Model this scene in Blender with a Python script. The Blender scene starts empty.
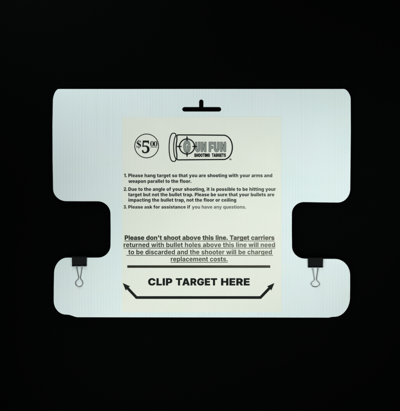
import bpy, bmesh, json, math
from mathutils import Vector, Matrix
from mathutils.geometry import delaunay_2d_cdt

# letter outlines: advance width and bezier outlines (left handle, point, right handle)
GLYPH_DATA = (
    '{"heavy":{" ":[270,[]],",":[269,[[6,-208,49,117,235,117,133,-208]]],".":[269,[[134,-12,107,-9,83,1,62,17,46,37,37,61,34,87,37,114,46,138,62,158,83,174,107,183,1'
    '34,187,161,183,185,174,206,158,222,138,232,114,235,87,232,61,222,37,206,17,185,1,161,-9]]],"1":[452,[[405,728,405,0,208,0,208,558,203,558,44,450,44,618,207,728]'
    ']],"2":[645,[[50,0,50,142,321,366,338,381,354,395,368,408,380,422,390,435,398,449,404,464,407,479,408,496,407,514,403,530,396,544,387,556,376,566,364,574,349,58'
    '0,333,584,315,585,298,584,282,580,267,574,255,566,244,555,235,542,229,527,225,510,224,490,36,490,40,539,51,583,71,622,97,656,129,684,168,707,212,724,262,734,315'
    ',737,371,734,422,725,467,709,506,688,539,662,566,631,585,595,597,556,601,513,599,485,593,457,583,429,569,401,548,370,521,338,487,302,444,263,393,219,324,162,324'
    ',157,608,157,608,0]]],"3":[669,[[334,-10,277,-6,225,3,178,20,137,42,102,70,75,102,54,139,42,178,37,222,235,222,237,208,242,196,250,184,259,174,271,166,285,159,3'
    '00,154,316,150,334,149,352,151,368,154,383,160,395,168,406,178,415,190,421,204,425,220,426,237,424,253,420,267,413,281,403,293,390,304,376,312,360,319,342,323,3'
    '22,324,227,324,227,445,374,565,374,569,74,569,74,728,604,728,604,585,353,381,353,426,406,431,455,427,500,415,539,396,572,371,599,340,619,304,631,264,635,221,630'
    ',175,617,134,595,97,565,66,529,39,487,18,440,3,389,-7]]],"D":[723,[[327,0,128,0,128,168,319,168,354,170,385,176,412,185,435,199,455,219,470,245,481,277,488,316,'
    '490,363,488,410,481,450,470,482,454,508,434,528,410,542,382,552,350,558,313,560,125,560,125,728,324,728,396,723,460,708,518,684,568,650,610,609,644,559,669,501,'
    '684,436,688,363,684,291,669,226,644,168,611,118,569,77,519,43,462,19,398,5],[244,728,244,0,47,0,47,728]]],"H":[750,[[47,0,47,728,244,728,244,451,506,451,506,728'
    ',703,728,703,0,506,0,506,292,244,292,244,0]]],"P":[656,[[47,0,47,728,360,728,412,724,459,713,502,696,540,671,571,641,597,605,616,565,627,519,631,470,627,420,615'
    ',375,596,335,570,300,538,270,499,247,455,230,407,219,354,216,166,216,166,369,313,369,336,371,356,375,374,382,389,391,402,403,412,417,419,432,423,450,425,470,423'
    ',490,419,508,412,524,402,537,389,549,374,558,356,564,336,568,313,569,244,569,244,0]]],"a":[597,[[202,-9,169,-7,138,-1,110,9,85,22,64,40,47,61,34,87,27,116,24,15'
    '0,26,179,31,204,40,227,51,247,65,264,82,279,101,292,123,302,146,310,171,317,197,321,225,324,253,327,278,329,298,333,315,336,328,341,338,347,345,354,349,362,351,'
    '372,351,374,350,383,347,391,343,398,337,404,330,409,322,413,312,416,301,417,289,418,277,417,266,416,255,413,246,408,237,403,230,396,224,389,220,380,217,369,40,3'
    '87,48,416,60,444,78,470,101,494,129,514,162,530,200,543,243,550,292,553,330,551,365,547,397,539,427,529,454,516,478,501,498,484,515,465,529,444,539,422,545,399,'
    '547,374,547,0,363,0,363,77,359,77,348,58,334,41,320,28,303,16,286,7,267,0,247,-5,225,-8],[266,115,280,116,294,119,308,125,320,132,331,140,340,151,347,164,351,17'
    '8,353,193,353,238,347,236,342,234,336,232,330,231,324,229,317,227,310,225,304,224,297,223,289,221,282,220,274,219,260,216,248,212,237,207,228,202,221,195,216,18'
    '8,212,180,210,171,209,162,210,153,212,144,216,136,222,130,228,125,236,121,245,118,255,116]]],"b":[646,[[400,-7,376,-5,353,-1,332,6,313,15,296,27,281,40,268,55,2'
    '58,72,249,90,244,90,244,0,50,0,50,728,246,728,246,450,249,450,257,468,268,485,280,501,295,516,312,528,331,539,353,547,376,551,402,553,438,550,472,540,505,524,53'
    '6,501,562,471,584,433,602,388,612,334,615,272,612,213,602,161,586,116,564,78,538,48,508,24,474,7,438,-3],[328,144,345,145,361,150,374,159,386,171,395,186,403,20'
    '3,409,224,412,247,413,272,412,298,409,321,403,342,395,360,386,375,374,387,361,395,345,401,328,402,311,401,296,395,282,387,270,375,260,360,252,342,246,321,242,29'
    '8,241,272,242,247,246,225,252,204,260,186,270,171,282,159,296,151,311,145]]],"c":[603,[[312,-10,256,-6,205,6,160,26,122,52,89,85,64,124,45,169,34,218,30,271,34,'
    '325,45,374,64,419,89,458,122,491,160,517,205,537,256,549,312,553,349,551,383,546,415,538,444,527,471,513,495,496,516,477,534,455,549,431,560,404,569,376,574,345'
    ',394,318,391,332,388,345,384,356,379,367,373,376,367,384,360,391,353,396,344,401,336,404,326,406,315,406,299,405,284,400,271,392,259,380,249,365,241,347,235,326'
    ',232,301,230,272,232,244,235,220,241,198,249,179,259,164,271,152,284,144,299,138,315,137,326,137,336,139,344,143,353,147,360,153,367,160,374,168,379,178,384,188'
    ',388,200,391,213,394,228,574,201,569,170,560,141,549,114,534,89,516,67,495,47,471,30,445,16,415,5,383,-3,349,-8]]],"d":[646,[[245,-7,207,-3,172,7,138,24,107,48,'
    '81,78,60,116,43,161,34,213,30,272,34,334,44,388,61,433,84,471,110,501,141,524,174,540,208,550,243,553,269,551,293,547,314,539,333,528,351,516,365,501,378,485,38'
    '8,468,396,450,399,450,399,728,596,728,596,0,401,0,401,90,396,90,388,72,377,55,364,40,349,27,332,15,313,6,293,-1,270,-5],[317,144,334,145,350,151,364,159,376,171'
    ',386,186,394,204,400,225,403,247,404,272,403,298,400,321,394,342,386,360,376,375,364,387,350,395,334,401,317,402,300,401,285,395,271,387,260,375,250,360,242,342'
    ',237,321,234,298,232,272,234,247,237,224,242,203,250,186,260,171,271,159,285,150,300,145]]],"e":[606,[[312,-10,256,-6,206,5,161,24,122,49,90,81,64,120,45,165,34'
    ',215,30,271,34,325,45,375,64,419,90,458,122,491,160,518,204,537,253,549,307,553,347,551,384,544,419,533,450,519,479,500,504,478,526,452,545,422,559,390,570,354,'
    '576,315,578,272,578,228,91,228,91,335,486,335,395,312,393,333,390,352,385,368,377,382,368,394,356,403,342,410,326,414,309,415,291,414,275,410,261,403,250,394,24'
    '0,382,232,368,227,352,224,333,223,312,223,234,224,212,228,192,234,175,243,160,254,148,267,139,281,133,298,129,315,128,328,129,340,130,352,134,362,138,372,143,38'
    '0,150,387,157,393,166,397,175,570,150,559,119,543,91,522,65,497,43,468,25,434,10,397,-1,356,-8]]],"f":[422,[[396,546,396,403,10,403,10,546],[97,0,97,562,99,604,'
    '107,641,121,673,139,700,161,723,188,740,220,752,254,759,292,762,317,761,341,759,365,756,387,752,404,749,417,746,389,605,381,607,373,609,364,610,355,611,347,612,'
    '339,612,323,611,310,607,302,601,296,592,293,581,292,569,292,0]]],"g":[647,[[311,-216,263,-214,219,-207,180,-197,145,-183,115,-165,90,-144,70,-119,56,-92,48,-62,'
    '220,-37,223,-46,228,-55,235,-62,243,-69,254,-74,266,-78,279,-81,294,-83,310,-84,339,-82,363,-75,381,-63,394,-47,402,-25,404,1,404,94,390,94,382,76,372,61,360,47'
    ',346,35,329,25,311,17,291,11,269,8,245,7,207,10,172,19,138,34,108,56,82,84,60,120,43,163,34,214,30,272,34,334,44,388,61,433,84,471,111,501,141,524,174,540,209,5'
    '50,244,553,270,551,294,547,315,539,335,528,352,516,367,501,380,485,391,468,399,450,403,450,403,546,598,546,598,21,594,-28,582,-71,562,-109,535,-141,501,-168,461'
    ',-189,416,-204,366,-213],[317,146,335,148,350,153,364,161,376,173,386,187,394,205,400,225,403,247,404,272,403,298,400,321,394,342,386,360,376,375,364,387,350,39'
    '5,335,401,317,402,300,401,285,395,271,387,260,375,250,360,242,342,237,321,234,298,232,272,234,247,237,224,242,204,250,187,260,172,271,161,285,153,300,148]]],"h"'
    ':[649,[[246,307,246,0,50,0,50,728,241,728,241,406,232,406,247,445,267,480,292,510,324,534,363,548,409,553,446,550,480,541,510,526,536,507,558,482,576,454,589,42'
    '1,597,386,600,348,600,0,403,0,403,307,401,332,394,353,383,370,367,383,348,391,325,394,310,392,296,389,283,383,272,375,263,365,256,353,250,340,247,324]]],"i":[29'
    '6,[[50,0,50,546,246,546,246,0],[147,602,122,604,99,613,79,628,63,647,54,668,51,691,54,715,63,736,79,755,99,770,122,778,147,781,173,778,196,770,216,755,232,736,2'
    '41,715,244,691,241,668,232,647,216,628,196,613,173,604]]],"k":[606,[[226,129,226,362,253,362,385,546,605,546,384,260,328,260],[50,0,50,728,246,728,246,0],[387,0'
    ',262,216,390,355,610,0]]],"l":[296,[[50,0,50,728,246,728,246,0]]],"m":[943,[[50,0,50,546,229,546,242,398,228,398,238,433,251,463,267,488,284,509,304,525,326,537'
    ',349,546,373,551,397,553,434,549,465,536,491,515,514,483,533,439,549,383,528,383,539,422,553,455,571,483,592,505,614,523,639,536,665,545,691,551,718,553,751,550'
    ',782,543,810,530,834,512,855,491,871,466,884,436,891,404,894,368,894,0,697,0,697,318,695,340,689,359,679,374,666,386,650,392,631,395,618,394,606,390,596,385,587'
    ',378,579,370,573,359,569,347,566,334,565,318,565,0,378,0,378,318,376,340,370,359,360,374,346,386,330,392,312,395,299,394,287,390,276,385,267,378,260,370,254,359'
    ',250,347,247,334,246,318,246,0]]],"n":[649,[[246,307,246,0,50,0,50,546,234,546,238,406,232,406,247,445,267,480,292,510,324,534,363,548,409,553,446,550,480,541,5'
    '10,526,536,507,558,482,576,454,589,421,597,386,600,348,600,0,403,0,403,307,401,332,394,353,383,370,367,383,348,391,325,394,310,392,296,389,283,383,272,375,263,3'
    '65,256,353,250,340,247,324]]],"o":[625,[[313,-10,257,-6,206,6,161,26,122,52,89,85,64,124,45,169,34,218,30,271,34,325,45,374,64,419,89,458,122,491,161,517,206,53'
    '7,257,549,313,553,369,549,420,537,465,517,504,491,536,458,561,419,580,374,591,325,595,271,591,218,580,169,561,124,536,85,504,52,465,26,420,6,369,-6],[313,137,32'
    '9,139,344,144,357,153,368,165,377,181,385,199,390,221,393,245,395,272,393,300,390,324,385,345,377,363,368,379,357,391,344,399,329,405,313,406,297,405,282,399,26'
    '9,391,257,379,248,363,240,345,235,324,232,300,230,272,232,245,235,221,240,199,248,181,257,165,269,153,282,144,297,139]]],"p":[646,[[50,-204,50,546,244,546,244,4'
    '50,249,450,257,468,268,485,280,501,295,516,312,528,331,539,353,547,376,551,402,553,438,550,472,540,505,524,536,501,562,471,584,433,602,388,612,334,615,272,612,2'
    '13,602,161,586,116,564,78,538,48,508,24,474,7,438,-3,400,-7,376,-5,353,-1,332,6,313,15,296,27,281,40,268,55,258,72,249,90,246,90,246,-204],[328,144,345,145,361,'
    '150,374,159,386,171,395,186,403,203,409,224,412,247,413,272,412,298,409,321,403,342,395,360,386,375,374,387,361,395,345,401,328,402,311,401,296,395,282,387,270,'
    '375,260,360,252,342,246,321,242,298,241,272,242,247,246,225,252,204,260,186,270,171,282,159,296,151,311,145]]],"r":[434,[[50,0,50,546,240,546,240,441,246,441,25'
    '8,477,274,505,293,526,316,541,341,550,369,553,378,553,386,552,395,551,403,549,411,547,419,545,419,378,408,381,396,384,383,385,370,387,357,387,347,388,328,386,31'
    '1,382,295,375,281,365,269,353,259,339,252,322,248,304,246,284,246,0]]],"s":[588,[[293,-10,246,-7,202,0,162,11,127,27,96,47,70,71,49,99,34,129,25,164,207,190,215'
    ',170,225,154,239,140,256,131,277,125,302,123,320,124,335,127,347,132,356,139,361,147,363,157,362,167,357,175,348,182,336,188,320,193,301,197,204,215,153,228,112'
    ',246,80,270,57,300,43,335,38,375,41,411,52,443,69,472,92,496,121,516,156,532,196,544,240,550,290,553,336,551,378,544,417,534,450,520,479,502,504,480,523,455,537'
    ',427,545,395,372,370,366,386,357,400,344,409,329,416,312,420,294,422,278,421,264,418,251,413,241,406,235,397,233,387,235,379,238,371,244,364,253,357,267,352,285'
    ',348,396,328,447,316,489,299,521,277,544,251,558,218,562,181,559,143,547,110,528,79,501,53,470,31,432,13,390,1,344,-7]]],"t":[399,[[369,546,369,403,10,403,10,54'
    '6],[79,676,275,676,275,175,276,165,279,156,284,150,291,145,301,142,312,141,319,141,328,142,338,143,348,145,355,146,360,147,384,7,362,2,341,-2,320,-5,301,-7,282,'
    '-8,264,-8,208,-4,162,10,126,34,100,66,84,107,79,157]]],"u":[649,[[240,-7,203,-4,170,5,140,20,113,39,91,64,73,92,60,125,52,160,50,198,50,546,246,546,246,239,248,'
    '214,255,193,267,176,282,163,301,155,324,152,340,154,354,157,366,163,377,171,386,181,394,193,399,207,402,222,403,239,403,546,600,546,600,0,416,0,412,140,417,140,'
    '403,101,382,66,357,35,326,12,287,-2]]],"w":[877,[[156,0,-1,546,204,546,235,375,243,335,251,294,259,251,267,206,275,159,281,109,263,109,271,159,280,206,290,251,2'
    '99,294,308,335,317,375,354,546,523,546,558,375,566,335,575,294,585,251,595,206,604,159,612,109,595,109,601,159,608,206,615,251,623,294,630,335,638,375,669,546,8'
    '78,546,719,0,518,0,466,180,461,198,456,220,451,243,446,269,441,294,436,320,432,345,427,367,422,387,453,387,449,367,444,345,439,320,434,294,429,269,424,243,419,2'
    '20,414,198,409,180,357,0]]],"y":[636,[[50,-189,93,-50,119,-57,139,-61,158,-62,174,-61,189,-58,200,-53,208,-45,214,-37,215,-27,213,-16,208,0,6,546,212,546,283,29'
    '7,292,259,300,222,307,184,313,145,320,103,328,59,292,59,301,103,310,145,318,184,328,222,338,260,349,297,427,546,630,546,405,-50,392,-78,377,-105,360,-130,339,-1'
    '52,315,-171,286,-187,254,-199,216,-206,172,-208,150,-207,128,-206,106,-203,85,-199,67,-195]]]},"bold":{" ":[270,[]],"\'":[348,[[114,418,98,728,250,728,235,418]]]'
    ',".":[269,[[135,-10,111,-7,90,1,71,15,57,34,49,55,46,78,49,102,57,123,71,141,90,155,111,164,135,167,159,164,180,155,198,141,213,123,221,102,224,78,221,55,213,34'
    ',198,15,180,1,159,-7]]],"H":[748,[[60,0,60,728,223,728,223,439,524,439,524,728,687,728,687,0,524,0,524,305,223,305,223,0]]],"P":[650,[[60,0,60,728,353,728,405,7'
    '24,452,713,494,696,530,672,560,643,584,608,602,569,612,525,616,478,612,431,602,388,584,349,559,315,529,286,492,262,449,245,401,235,348,231,164,231,164,361,320,3'
    '61,347,363,370,368,391,376,408,387,422,401,433,417,441,436,446,456,447,478,446,501,441,521,433,540,422,556,408,569,391,580,370,588,346,593,320,594,223,594,223,0'
    ']]],"T":[673,[[34,594,34,728,639,728,639,594,418,594,418,0,255,0,255,594]]],"a":[585,[[211,-10,178,-8,147,-2,118,8,93,22,72,40,54,62,41,88,33,118,31,152,33,181,'
    '38,206,47,228,59,248,74,264,92,279,112,290,134,300,157,308,182,314,208,318,235,321,264,324,289,327,311,330,328,334,342,338,352,344,360,351,364,359,366,370,366,3'
    '72,365,385,362,397,356,407,349,416,340,423,330,429,317,433,303,436,287,437,271,436,256,433,242,429,230,424,220,417,211,408,203,399,197,389,193,378,46,399,57,429'
    ',71,456,91,480,114,502,141,519,173,534,208,544,246,551,288,553,319,551,350,548,379,541,407,533,432,521,455,507,476,491,493,472,507,450,518,426,524,399,526,369,5'
    '26,0,375,0,375,76,370,76,360,59,348,44,334,30,318,18,300,8,281,0,260,-5,236,-9],[259,99,279,100,297,104,314,111,329,121,342,132,353,145,361,160,365,177,367,195,'
    '367,250,362,247,355,244,348,242,340,240,331,237,322,235,312,234,303,232,293,230,284,229,275,228,267,226,251,223,236,219,223,214,211,208,202,200,194,192,188,182,'
    '185,171,184,158,185,146,188,135,194,126,201,118,210,111,220,106,232,102,245,99]]],"b":[635,[[377,-8,350,-7,326,-2,304,6,285,16,268,29,254,42,242,57,232,72,224,8'
    '8,217,88,217,0,59,0,59,728,220,728,220,453,224,453,232,469,241,484,253,499,267,514,284,527,303,538,325,546,350,551,379,553,417,549,453,539,487,522,518,498,545,4'
    '67,567,429,584,384,594,332,598,272,594,214,585,163,568,118,547,80,520,48,489,23,455,6,417,-5],[325,118,347,121,367,127,384,138,398,152,410,171,420,192,427,216,4'
    '31,243,432,272,431,302,427,329,420,353,411,374,399,392,384,407,367,417,347,424,325,426,303,424,283,418,266,407,251,393,238,375,229,354,222,330,217,302,216,272,2'
    '17,243,222,216,229,191,239,170,251,152,266,138,283,127,303,121]]],"c":[593,[[308,-10,255,-6,206,5,163,25,126,52,95,84,70,124,52,168,41,217,37,271,41,325,52,374,'
    '70,419,95,458,126,491,163,517,206,537,255,549,308,553,341,551,372,547,402,540,429,529,454,517,476,502,497,484,514,464,529,442,541,418,550,392,556,364,407,338,40'
    '4,352,400,364,395,376,389,387,382,396,374,405,366,412,356,418,346,422,335,426,323,428,310,429,288,426,268,420,250,409,236,395,223,377,214,355,206,330,202,302,20'
    '1,272,202,241,206,214,214,189,223,167,236,148,250,133,268,123,288,116,310,114,323,115,335,117,346,120,357,125,366,131,375,139,383,147,390,157,396,168,401,181,40'
    '5,194,408,208,557,182,551,153,542,127,530,102,515,79,497,59,477,41,454,26,429,13,402,3,373,-5,341,-9]]],"d":[635,[[257,-8,217,-5,180,6,146,23,115,48,88,80,66,11'
    '8,50,163,40,214,37,272,40,332,50,384,67,429,90,467,117,498,148,522,182,539,218,549,256,553,284,551,309,546,331,538,351,527,367,514,382,499,394,484,403,469,411,4'
    '53,415,453,415,728,576,728,576,0,417,0,417,88,411,88,403,72,393,57,381,42,366,29,350,16,331,6,309,-2,284,-7],[310,118,332,121,351,127,369,138,384,152,396,170,40'
    '6,191,413,216,417,243,419,272,417,302,413,330,406,354,396,375,384,393,369,407,352,418,332,424,310,426,288,424,268,417,251,407,236,392,224,374,214,353,208,329,20'
    '4,302,202,272,204,243,208,216,215,192,224,171,236,152,251,138,268,127,288,121]]],"e":[599,[[310,-10,256,-7,207,5,164,24,126,49,95,82,70,121,52,165,41,215,37,271'
    ',41,324,52,374,70,418,95,458,125,490,162,517,205,537,252,549,303,553,340,551,374,545,407,535,437,521,465,504,489,482,511,457,529,428,544,396,555,359,562,319,564'
    ',275,564,233,97,233,97,329,486,329,411,305,410,331,406,353,399,374,390,392,378,407,363,419,346,428,327,433,305,435,282,433,262,427,245,419,230,407,218,392,208,3'
    '75,201,355,197,333,195,310,195,241,197,213,202,189,210,167,221,149,235,134,251,123,270,114,290,109,313,108,328,109,343,111,356,115,369,120,380,127,390,135,399,1'
    '44,406,155,412,167,556,142,544,113,529,86,509,62,485,41,457,23,426,8,390,-2,352,-8]]],"g":[636,[[307,-216,262,-214,221,-208,184,-198,152,-185,123,-168,100,-149,'
    '80,-127,66,-103,56,-76,196,-44,200,-54,207,-63,215,-72,225,-81,237,-88,251,-94,267,-98,285,-101,306,-102,339,-99,367,-91,389,-78,406,-59,415,-33,419,-2,419,96,4'
    '06,96,399,81,389,66,378,52,364,40,347,29,329,20,308,13,284,9,257,7,218,11,181,20,147,36,115,58,89,87,67,123,50,166,40,216,37,273,40,333,51,385,68,430,90,467,117'
    ',498,148,522,183,539,219,549,257,553,285,551,310,546,332,538,352,527,369,514,383,500,396,484,406,469,414,453,419,453,419,546,577,546,577,9,574,-38,562,-79,543,-'
    '116,517,-146,485,-171,447,-191,405,-205,358,-213],[310,127,332,129,352,135,369,144,384,158,396,175,406,195,413,218,418,245,419,274,418,304,413,330,406,354,397,3'
    '75,384,393,369,407,352,418,332,424,310,426,288,424,268,417,251,407,236,392,224,374,215,353,208,329,204,303,202,274,204,245,208,219,215,196,224,175,236,158,251,1'
    '45,269,135,288,129]]],"h":[630,[[220,313,220,0,59,0,59,728,216,728,216,409,205,409,221,450,243,485,269,514,301,535,339,548,383,553,419,550,453,542,482,528,509,5'
    '08,531,485,548,456,561,424,569,387,572,347,572,0,411,0,411,317,408,347,400,372,386,393,368,408,345,417,318,420,299,418,282,414,267,407,253,397,241,385,232,371,2'
    '25,354,221,335]]],"i":[278,[[59,0,59,546,220,546,220,0],[139,613,117,615,97,623,79,636,65,653,57,671,54,692,57,713,65,732,79,748,97,761,117,769,139,771,161,769,'
    '181,761,199,748,213,732,221,713,224,692,221,671,213,653,199,636,181,623,161,615]]],"l":[278,[[59,0,59,728,220,728,220,0]]],"m":[921,[[59,0,59,546,207,546,216,40'
    '7,204,407,214,439,227,467,242,491,260,511,279,527,300,539,323,547,347,552,371,554,407,550,439,537,465,516,487,486,506,446,520,396,502,396,512,431,526,461,543,48'
    '6,562,507,584,525,609,537,634,546,661,552,688,554,720,551,751,544,778,532,802,515,823,493,840,468,852,439,860,405,862,368,862,0,702,0,702,334,699,360,692,382,67'
    '9,399,662,411,643,419,621,421,605,420,590,416,577,410,565,401,556,391,548,378,542,364,539,348,538,331,538,0,383,0,383,337,381,361,373,381,361,398,345,411,326,41'
    '9,304,421,288,420,274,416,260,410,248,401,239,391,230,378,224,363,221,346,220,327,220,0]]],"n":[630,[[220,313,220,0,59,0,59,546,210,546,213,409,205,409,221,450,'
    '243,485,269,514,301,535,339,548,383,553,419,550,453,542,482,528,508,508,530,485,548,456,561,424,569,387,571,347,571,0,411,0,411,317,408,347,400,372,386,393,368,'
    '408,345,417,318,420,299,418,282,414,267,407,253,397,241,385,232,371,225,354,221,335]]],"o":[617,[[309,-10,255,-6,207,5,163,25,126,52,95,84,70,124,52,168,41,217,'
    '37,271,41,325,52,374,70,419,95,458,126,491,163,517,207,537,255,549,309,553,362,549,410,537,453,517,491,491,522,458,547,419,565,374,576,325,580,271,576,217,565,1'
    '68,547,124,522,84,491,52,453,25,410,5,362,-6],[309,114,331,116,350,123,368,134,382,149,394,168,404,190,411,215,415,242,416,272,415,301,411,329,404,353,394,375,3'
    '82,394,368,409,350,420,331,426,309,429,286,426,266,420,249,409,234,394,222,375,213,354,206,329,202,301,201,272,202,242,206,215,213,190,222,168,234,149,249,134,2'
    '66,123,286,116]]],"p":[635,[[59,-204,59,546,217,546,217,453,224,453,232,469,241,484,253,499,267,514,284,527,303,538,325,546,350,551,379,553,417,549,453,539,487,'
    '522,518,498,545,467,567,429,584,384,594,332,598,272,594,214,585,163,568,118,547,80,520,48,489,23,455,6,417,-5,377,-8,350,-7,326,-2,304,6,285,16,268,29,254,42,24'
    '2,57,232,72,224,88,220,88,220,-204],[325,118,347,121,367,127,384,138,398,152,410,171,420,192,427,216,431,243,432,272,431,302,427,329,420,353,411,374,399,392,384'
    ',407,367,417,347,424,325,426,303,424,283,418,266,407,251,393,238,375,229,354,222,330,217,302,216,272,217,243,222,216,229,191,239,170,251,152,266,138,283,127,303'
    ',121]]],"q":[635,[[576,-204,415,-204,415,88,411,88,403,72,393,57,381,42,366,29,350,16,331,6,309,-2,284,-7,257,-8,217,-5,180,6,146,23,115,48,88,80,66,118,50,163,'
    '40,214,37,272,40,332,50,384,67,429,90,467,117,498,148,522,182,539,218,549,256,553,284,551,309,546,331,538,351,527,367,514,382,499,394,484,403,469,411,453,417,45'
    '3,417,546,576,546],[310,118,332,121,351,127,369,138,384,152,396,170,406,191,413,216,417,243,419,272,417,302,413,330,406,354,396,375,384,393,369,407,352,418,332,'
    '424,310,426,288,424,268,417,251,407,236,392,224,374,214,353,208,329,204,302,202,272,204,243,208,216,215,192,224,171,236,152,251,138,268,127,288,121]]],"r":[415,'
    '[[59,0,59,546,215,546,215,448,220,448,233,480,249,507,270,527,294,541,321,550,350,553,358,553,366,552,374,552,383,550,390,549,398,547,398,406,389,409,379,411,36'
    '7,412,355,413,343,414,332,414,311,413,292,408,274,400,258,390,245,377,234,361,226,344,221,324,220,303,220,0]]],"s":[568,[[283,-10,240,-8,199,-2,163,9,130,24,101'
    ',43,77,65,57,91,43,121,34,153,184,178,192,155,204,137,220,123,239,112,262,106,289,104,313,106,333,110,349,118,361,128,369,140,371,154,369,167,364,177,354,186,34'
    '1,194,324,200,303,206,208,225,159,238,119,256,88,280,66,308,53,342,48,381,52,415,61,446,77,473,100,497,127,516,160,532,197,544,238,550,284,553,327,551,365,545,4'
    '00,535,431,521,458,504,480,483,498,459,511,433,520,404,377,380,370,397,360,412,346,424,330,433,310,438,287,440,266,439,247,434,231,427,219,417,211,405,209,391,2'
    '10,379,215,369,223,359,235,351,252,344,274,339,376,319,425,307,465,289,495,267,517,241,530,209,535,172,531,137,520,105,502,76,478,51,449,29,413,12,374,0,330,-8]'
    ']],"t":[376,[[344,546,344,425,10,425,10,546],[83,676,244,676,244,164,245,150,249,138,255,129,264,123,275,119,290,118,297,118,305,119,314,120,324,122,331,123,337'
    ',124,359,6,341,1,323,-2,306,-5,289,-7,273,-7,257,-8,205,-3,162,10,128,33,103,64,88,103,83,150]]],"u":[630,[[247,-7,211,-4,178,4,148,18,122,37,100,61,82,90,69,12'
    '2,61,159,59,199,59,546,220,546,220,229,222,199,230,174,244,153,263,138,286,129,313,126,331,127,348,132,364,139,377,148,389,161,398,175,405,192,409,211,411,233,4'
    '11,546,572,546,572,0,420,0,417,137,425,137,409,96,387,61,361,32,329,10,291,-3]]],"v":[609,[[212,0,13,546,183,546,268,272,279,236,289,200,297,163,305,126,314,87,'
    '322,48,291,48,299,87,308,126,316,163,324,200,334,236,344,272,428,546,596,546,397,0]]],"w":[858,[[171,0,11,546,179,546,222,353,230,315,238,275,247,233,256,189,26'
    '5,142,272,92,255,92,264,141,273,188,283,232,293,274,302,315,311,353,357,546,502,546,546,353,555,315,564,275,574,233,584,189,593,142,601,92,585,92,592,142,600,18'
    '8,609,232,617,274,625,315,633,353,676,546,847,546,686,0,522,0,464,202,458,223,453,245,447,270,442,295,436,321,431,348,425,373,420,397,415,420,442,420,437,397,43'
    '1,373,426,348,420,321,415,295,409,270,404,245,398,222,392,202,334,0]]],"y":[612,[[56,-192,92,-73,113,-79,132,-83,150,-84,166,-83,180,-80,192,-74,202,-65,209,-55'
    ',214,-42,215,-27,217,-1,13,546,183,546,268,272,279,236,287,200,295,163,302,126,309,88,318,48,283,48,292,88,301,126,310,164,319,200,329,237,340,272,431,546,599,5'
    '46,369,-60,357,-88,342,-114,326,-138,307,-158,284,-176,259,-189,230,-200,197,-206,159,-208,139,-208,120,-206,101,-204,84,-200,69,-197]]]},"caps":{" ":[270,[]],"'
    'A":[790,[[23,0,260,728,522,728,767,0,550,0,462,289,444,350,428,412,411,476,396,540,381,605,366,670,410,670,396,605,382,540,368,476,353,412,338,350,321,289,237,0'
    '],[195,143,195,287,594,287,594,143]]],"C":[747,[[385,-10,321,-5,261,9,206,33,157,66,116,109,81,160,56,219,41,287,35,363,41,440,56,508,82,568,117,619,159,661,208'
    ',694,263,718,322,733,385,737,428,735,470,729,509,719,545,705,579,687,609,666,636,641,659,612,679,580,695,544,706,506,713,464,518,464,515,479,511,494,505,507,497'
    ',520,489,531,479,541,467,549,454,556,440,562,425,566,408,569,390,570,358,567,330,559,305,545,283,526,265,503,251,474,241,441,235,404,233,363,235,321,241,283,252'
    ',250,266,222,284,199,305,181,330,168,358,161,389,158,407,159,424,161,439,165,453,171,466,178,478,187,488,197,497,208,505,220,511,234,516,248,519,264,714,264,709'
    ',233,701,201,688,169,671,138,650,108,624,80,595,55,561,33,523,15,481,1,435,-7]]],"E":[612,[[49,0,49,728,569,728,569,572,241,572,241,444,542,444,542,292,241,292,'
    '241,155,568,155,568,0]]],"F":[584,[[49,0,49,728,557,728,557,572,241,572,241,404,526,404,526,252,241,252,241,0]]],"G":[754,[[390,-10,323,-5,261,10,205,35,155,70,'
    '114,113,80,164,55,223,40,289,35,362,41,438,57,506,83,566,119,617,161,660,211,694,266,718,326,732,389,737,431,735,471,729,508,719,544,705,577,688,606,667,633,643'
    ',656,617,675,588,691,557,701,523,708,488,513,488,509,500,504,512,498,523,491,532,482,541,472,548,462,555,450,560,437,564,423,567,409,569,393,570,361,567,332,559'
    ',307,545,285,527,267,504,252,475,242,443,235,406,233,365,235,324,241,286,251,253,265,225,283,201,305,183,330,169,359,161,392,158,421,160,447,164,469,172,488,182'
    ',503,195,515,211,524,229,529,249,530,271,564,267,396,267,396,404,716,404,716,305,711,242,698,185,674,135,643,92,604,56,559,28,507,7,451,-6]]],"H":[750,[[49,0,49'
    ',728,241,728,241,449,509,449,509,728,701,728,701,0,509,0,509,294,241,294,241,0]]],"I":[290,[[49,0,49,728,241,728,241,0]]],"L":[565,[[49,0,49,728,241,728,241,155'
    ',537,155,537,0]]],"N":[769,[[49,0,49,728,259,728,438,433,452,409,466,385,479,360,492,335,505,308,517,279,529,248,542,214,554,177,537,177,536,204,534,235,531,268'
    ',529,302,527,335,525,369,523,400,522,428,522,452,522,728,720,728,720,0,510,0,344,273,326,302,310,330,296,356,282,383,269,410,256,439,242,470,227,504,211,541,231'
    ',541,234,506,236,472,239,439,241,406,243,375,245,345,246,318,246,294,247,273,247,0]]],"O":[775,[[387,-10,324,-5,264,9,209,33,159,66,117,109,82,160,56,219,41,287'
    ',35,363,41,440,56,508,82,568,117,619,159,661,209,694,264,718,324,733,387,737,451,733,511,718,566,694,616,661,658,619,693,568,719,508,734,440,739,363,734,287,719'
    ',219,693,159,658,108,616,66,566,33,511,9,451,-5],[387,158,419,161,447,169,472,182,493,200,510,223,524,251,534,284,540,321,542,363,540,406,534,443,524,476,510,50'
    '4,493,528,472,546,447,559,419,567,387,570,356,567,328,559,303,546,282,528,265,504,251,476,241,443,235,405,233,363,235,321,241,284,251,251,265,223,282,200,303,18'
    '2,328,169,356,161]]],"P":[655,[[49,0,49,728,359,728,411,724,458,713,501,696,538,671,570,642,595,606,614,565,625,520,629,471,625,422,613,377,594,337,568,302,536,'
    '273,498,249,454,232,406,222,353,218,166,218,166,368,314,368,337,369,358,374,376,381,392,390,405,402,415,417,422,433,427,451,428,471,427,491,422,510,415,526,405,'
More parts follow.
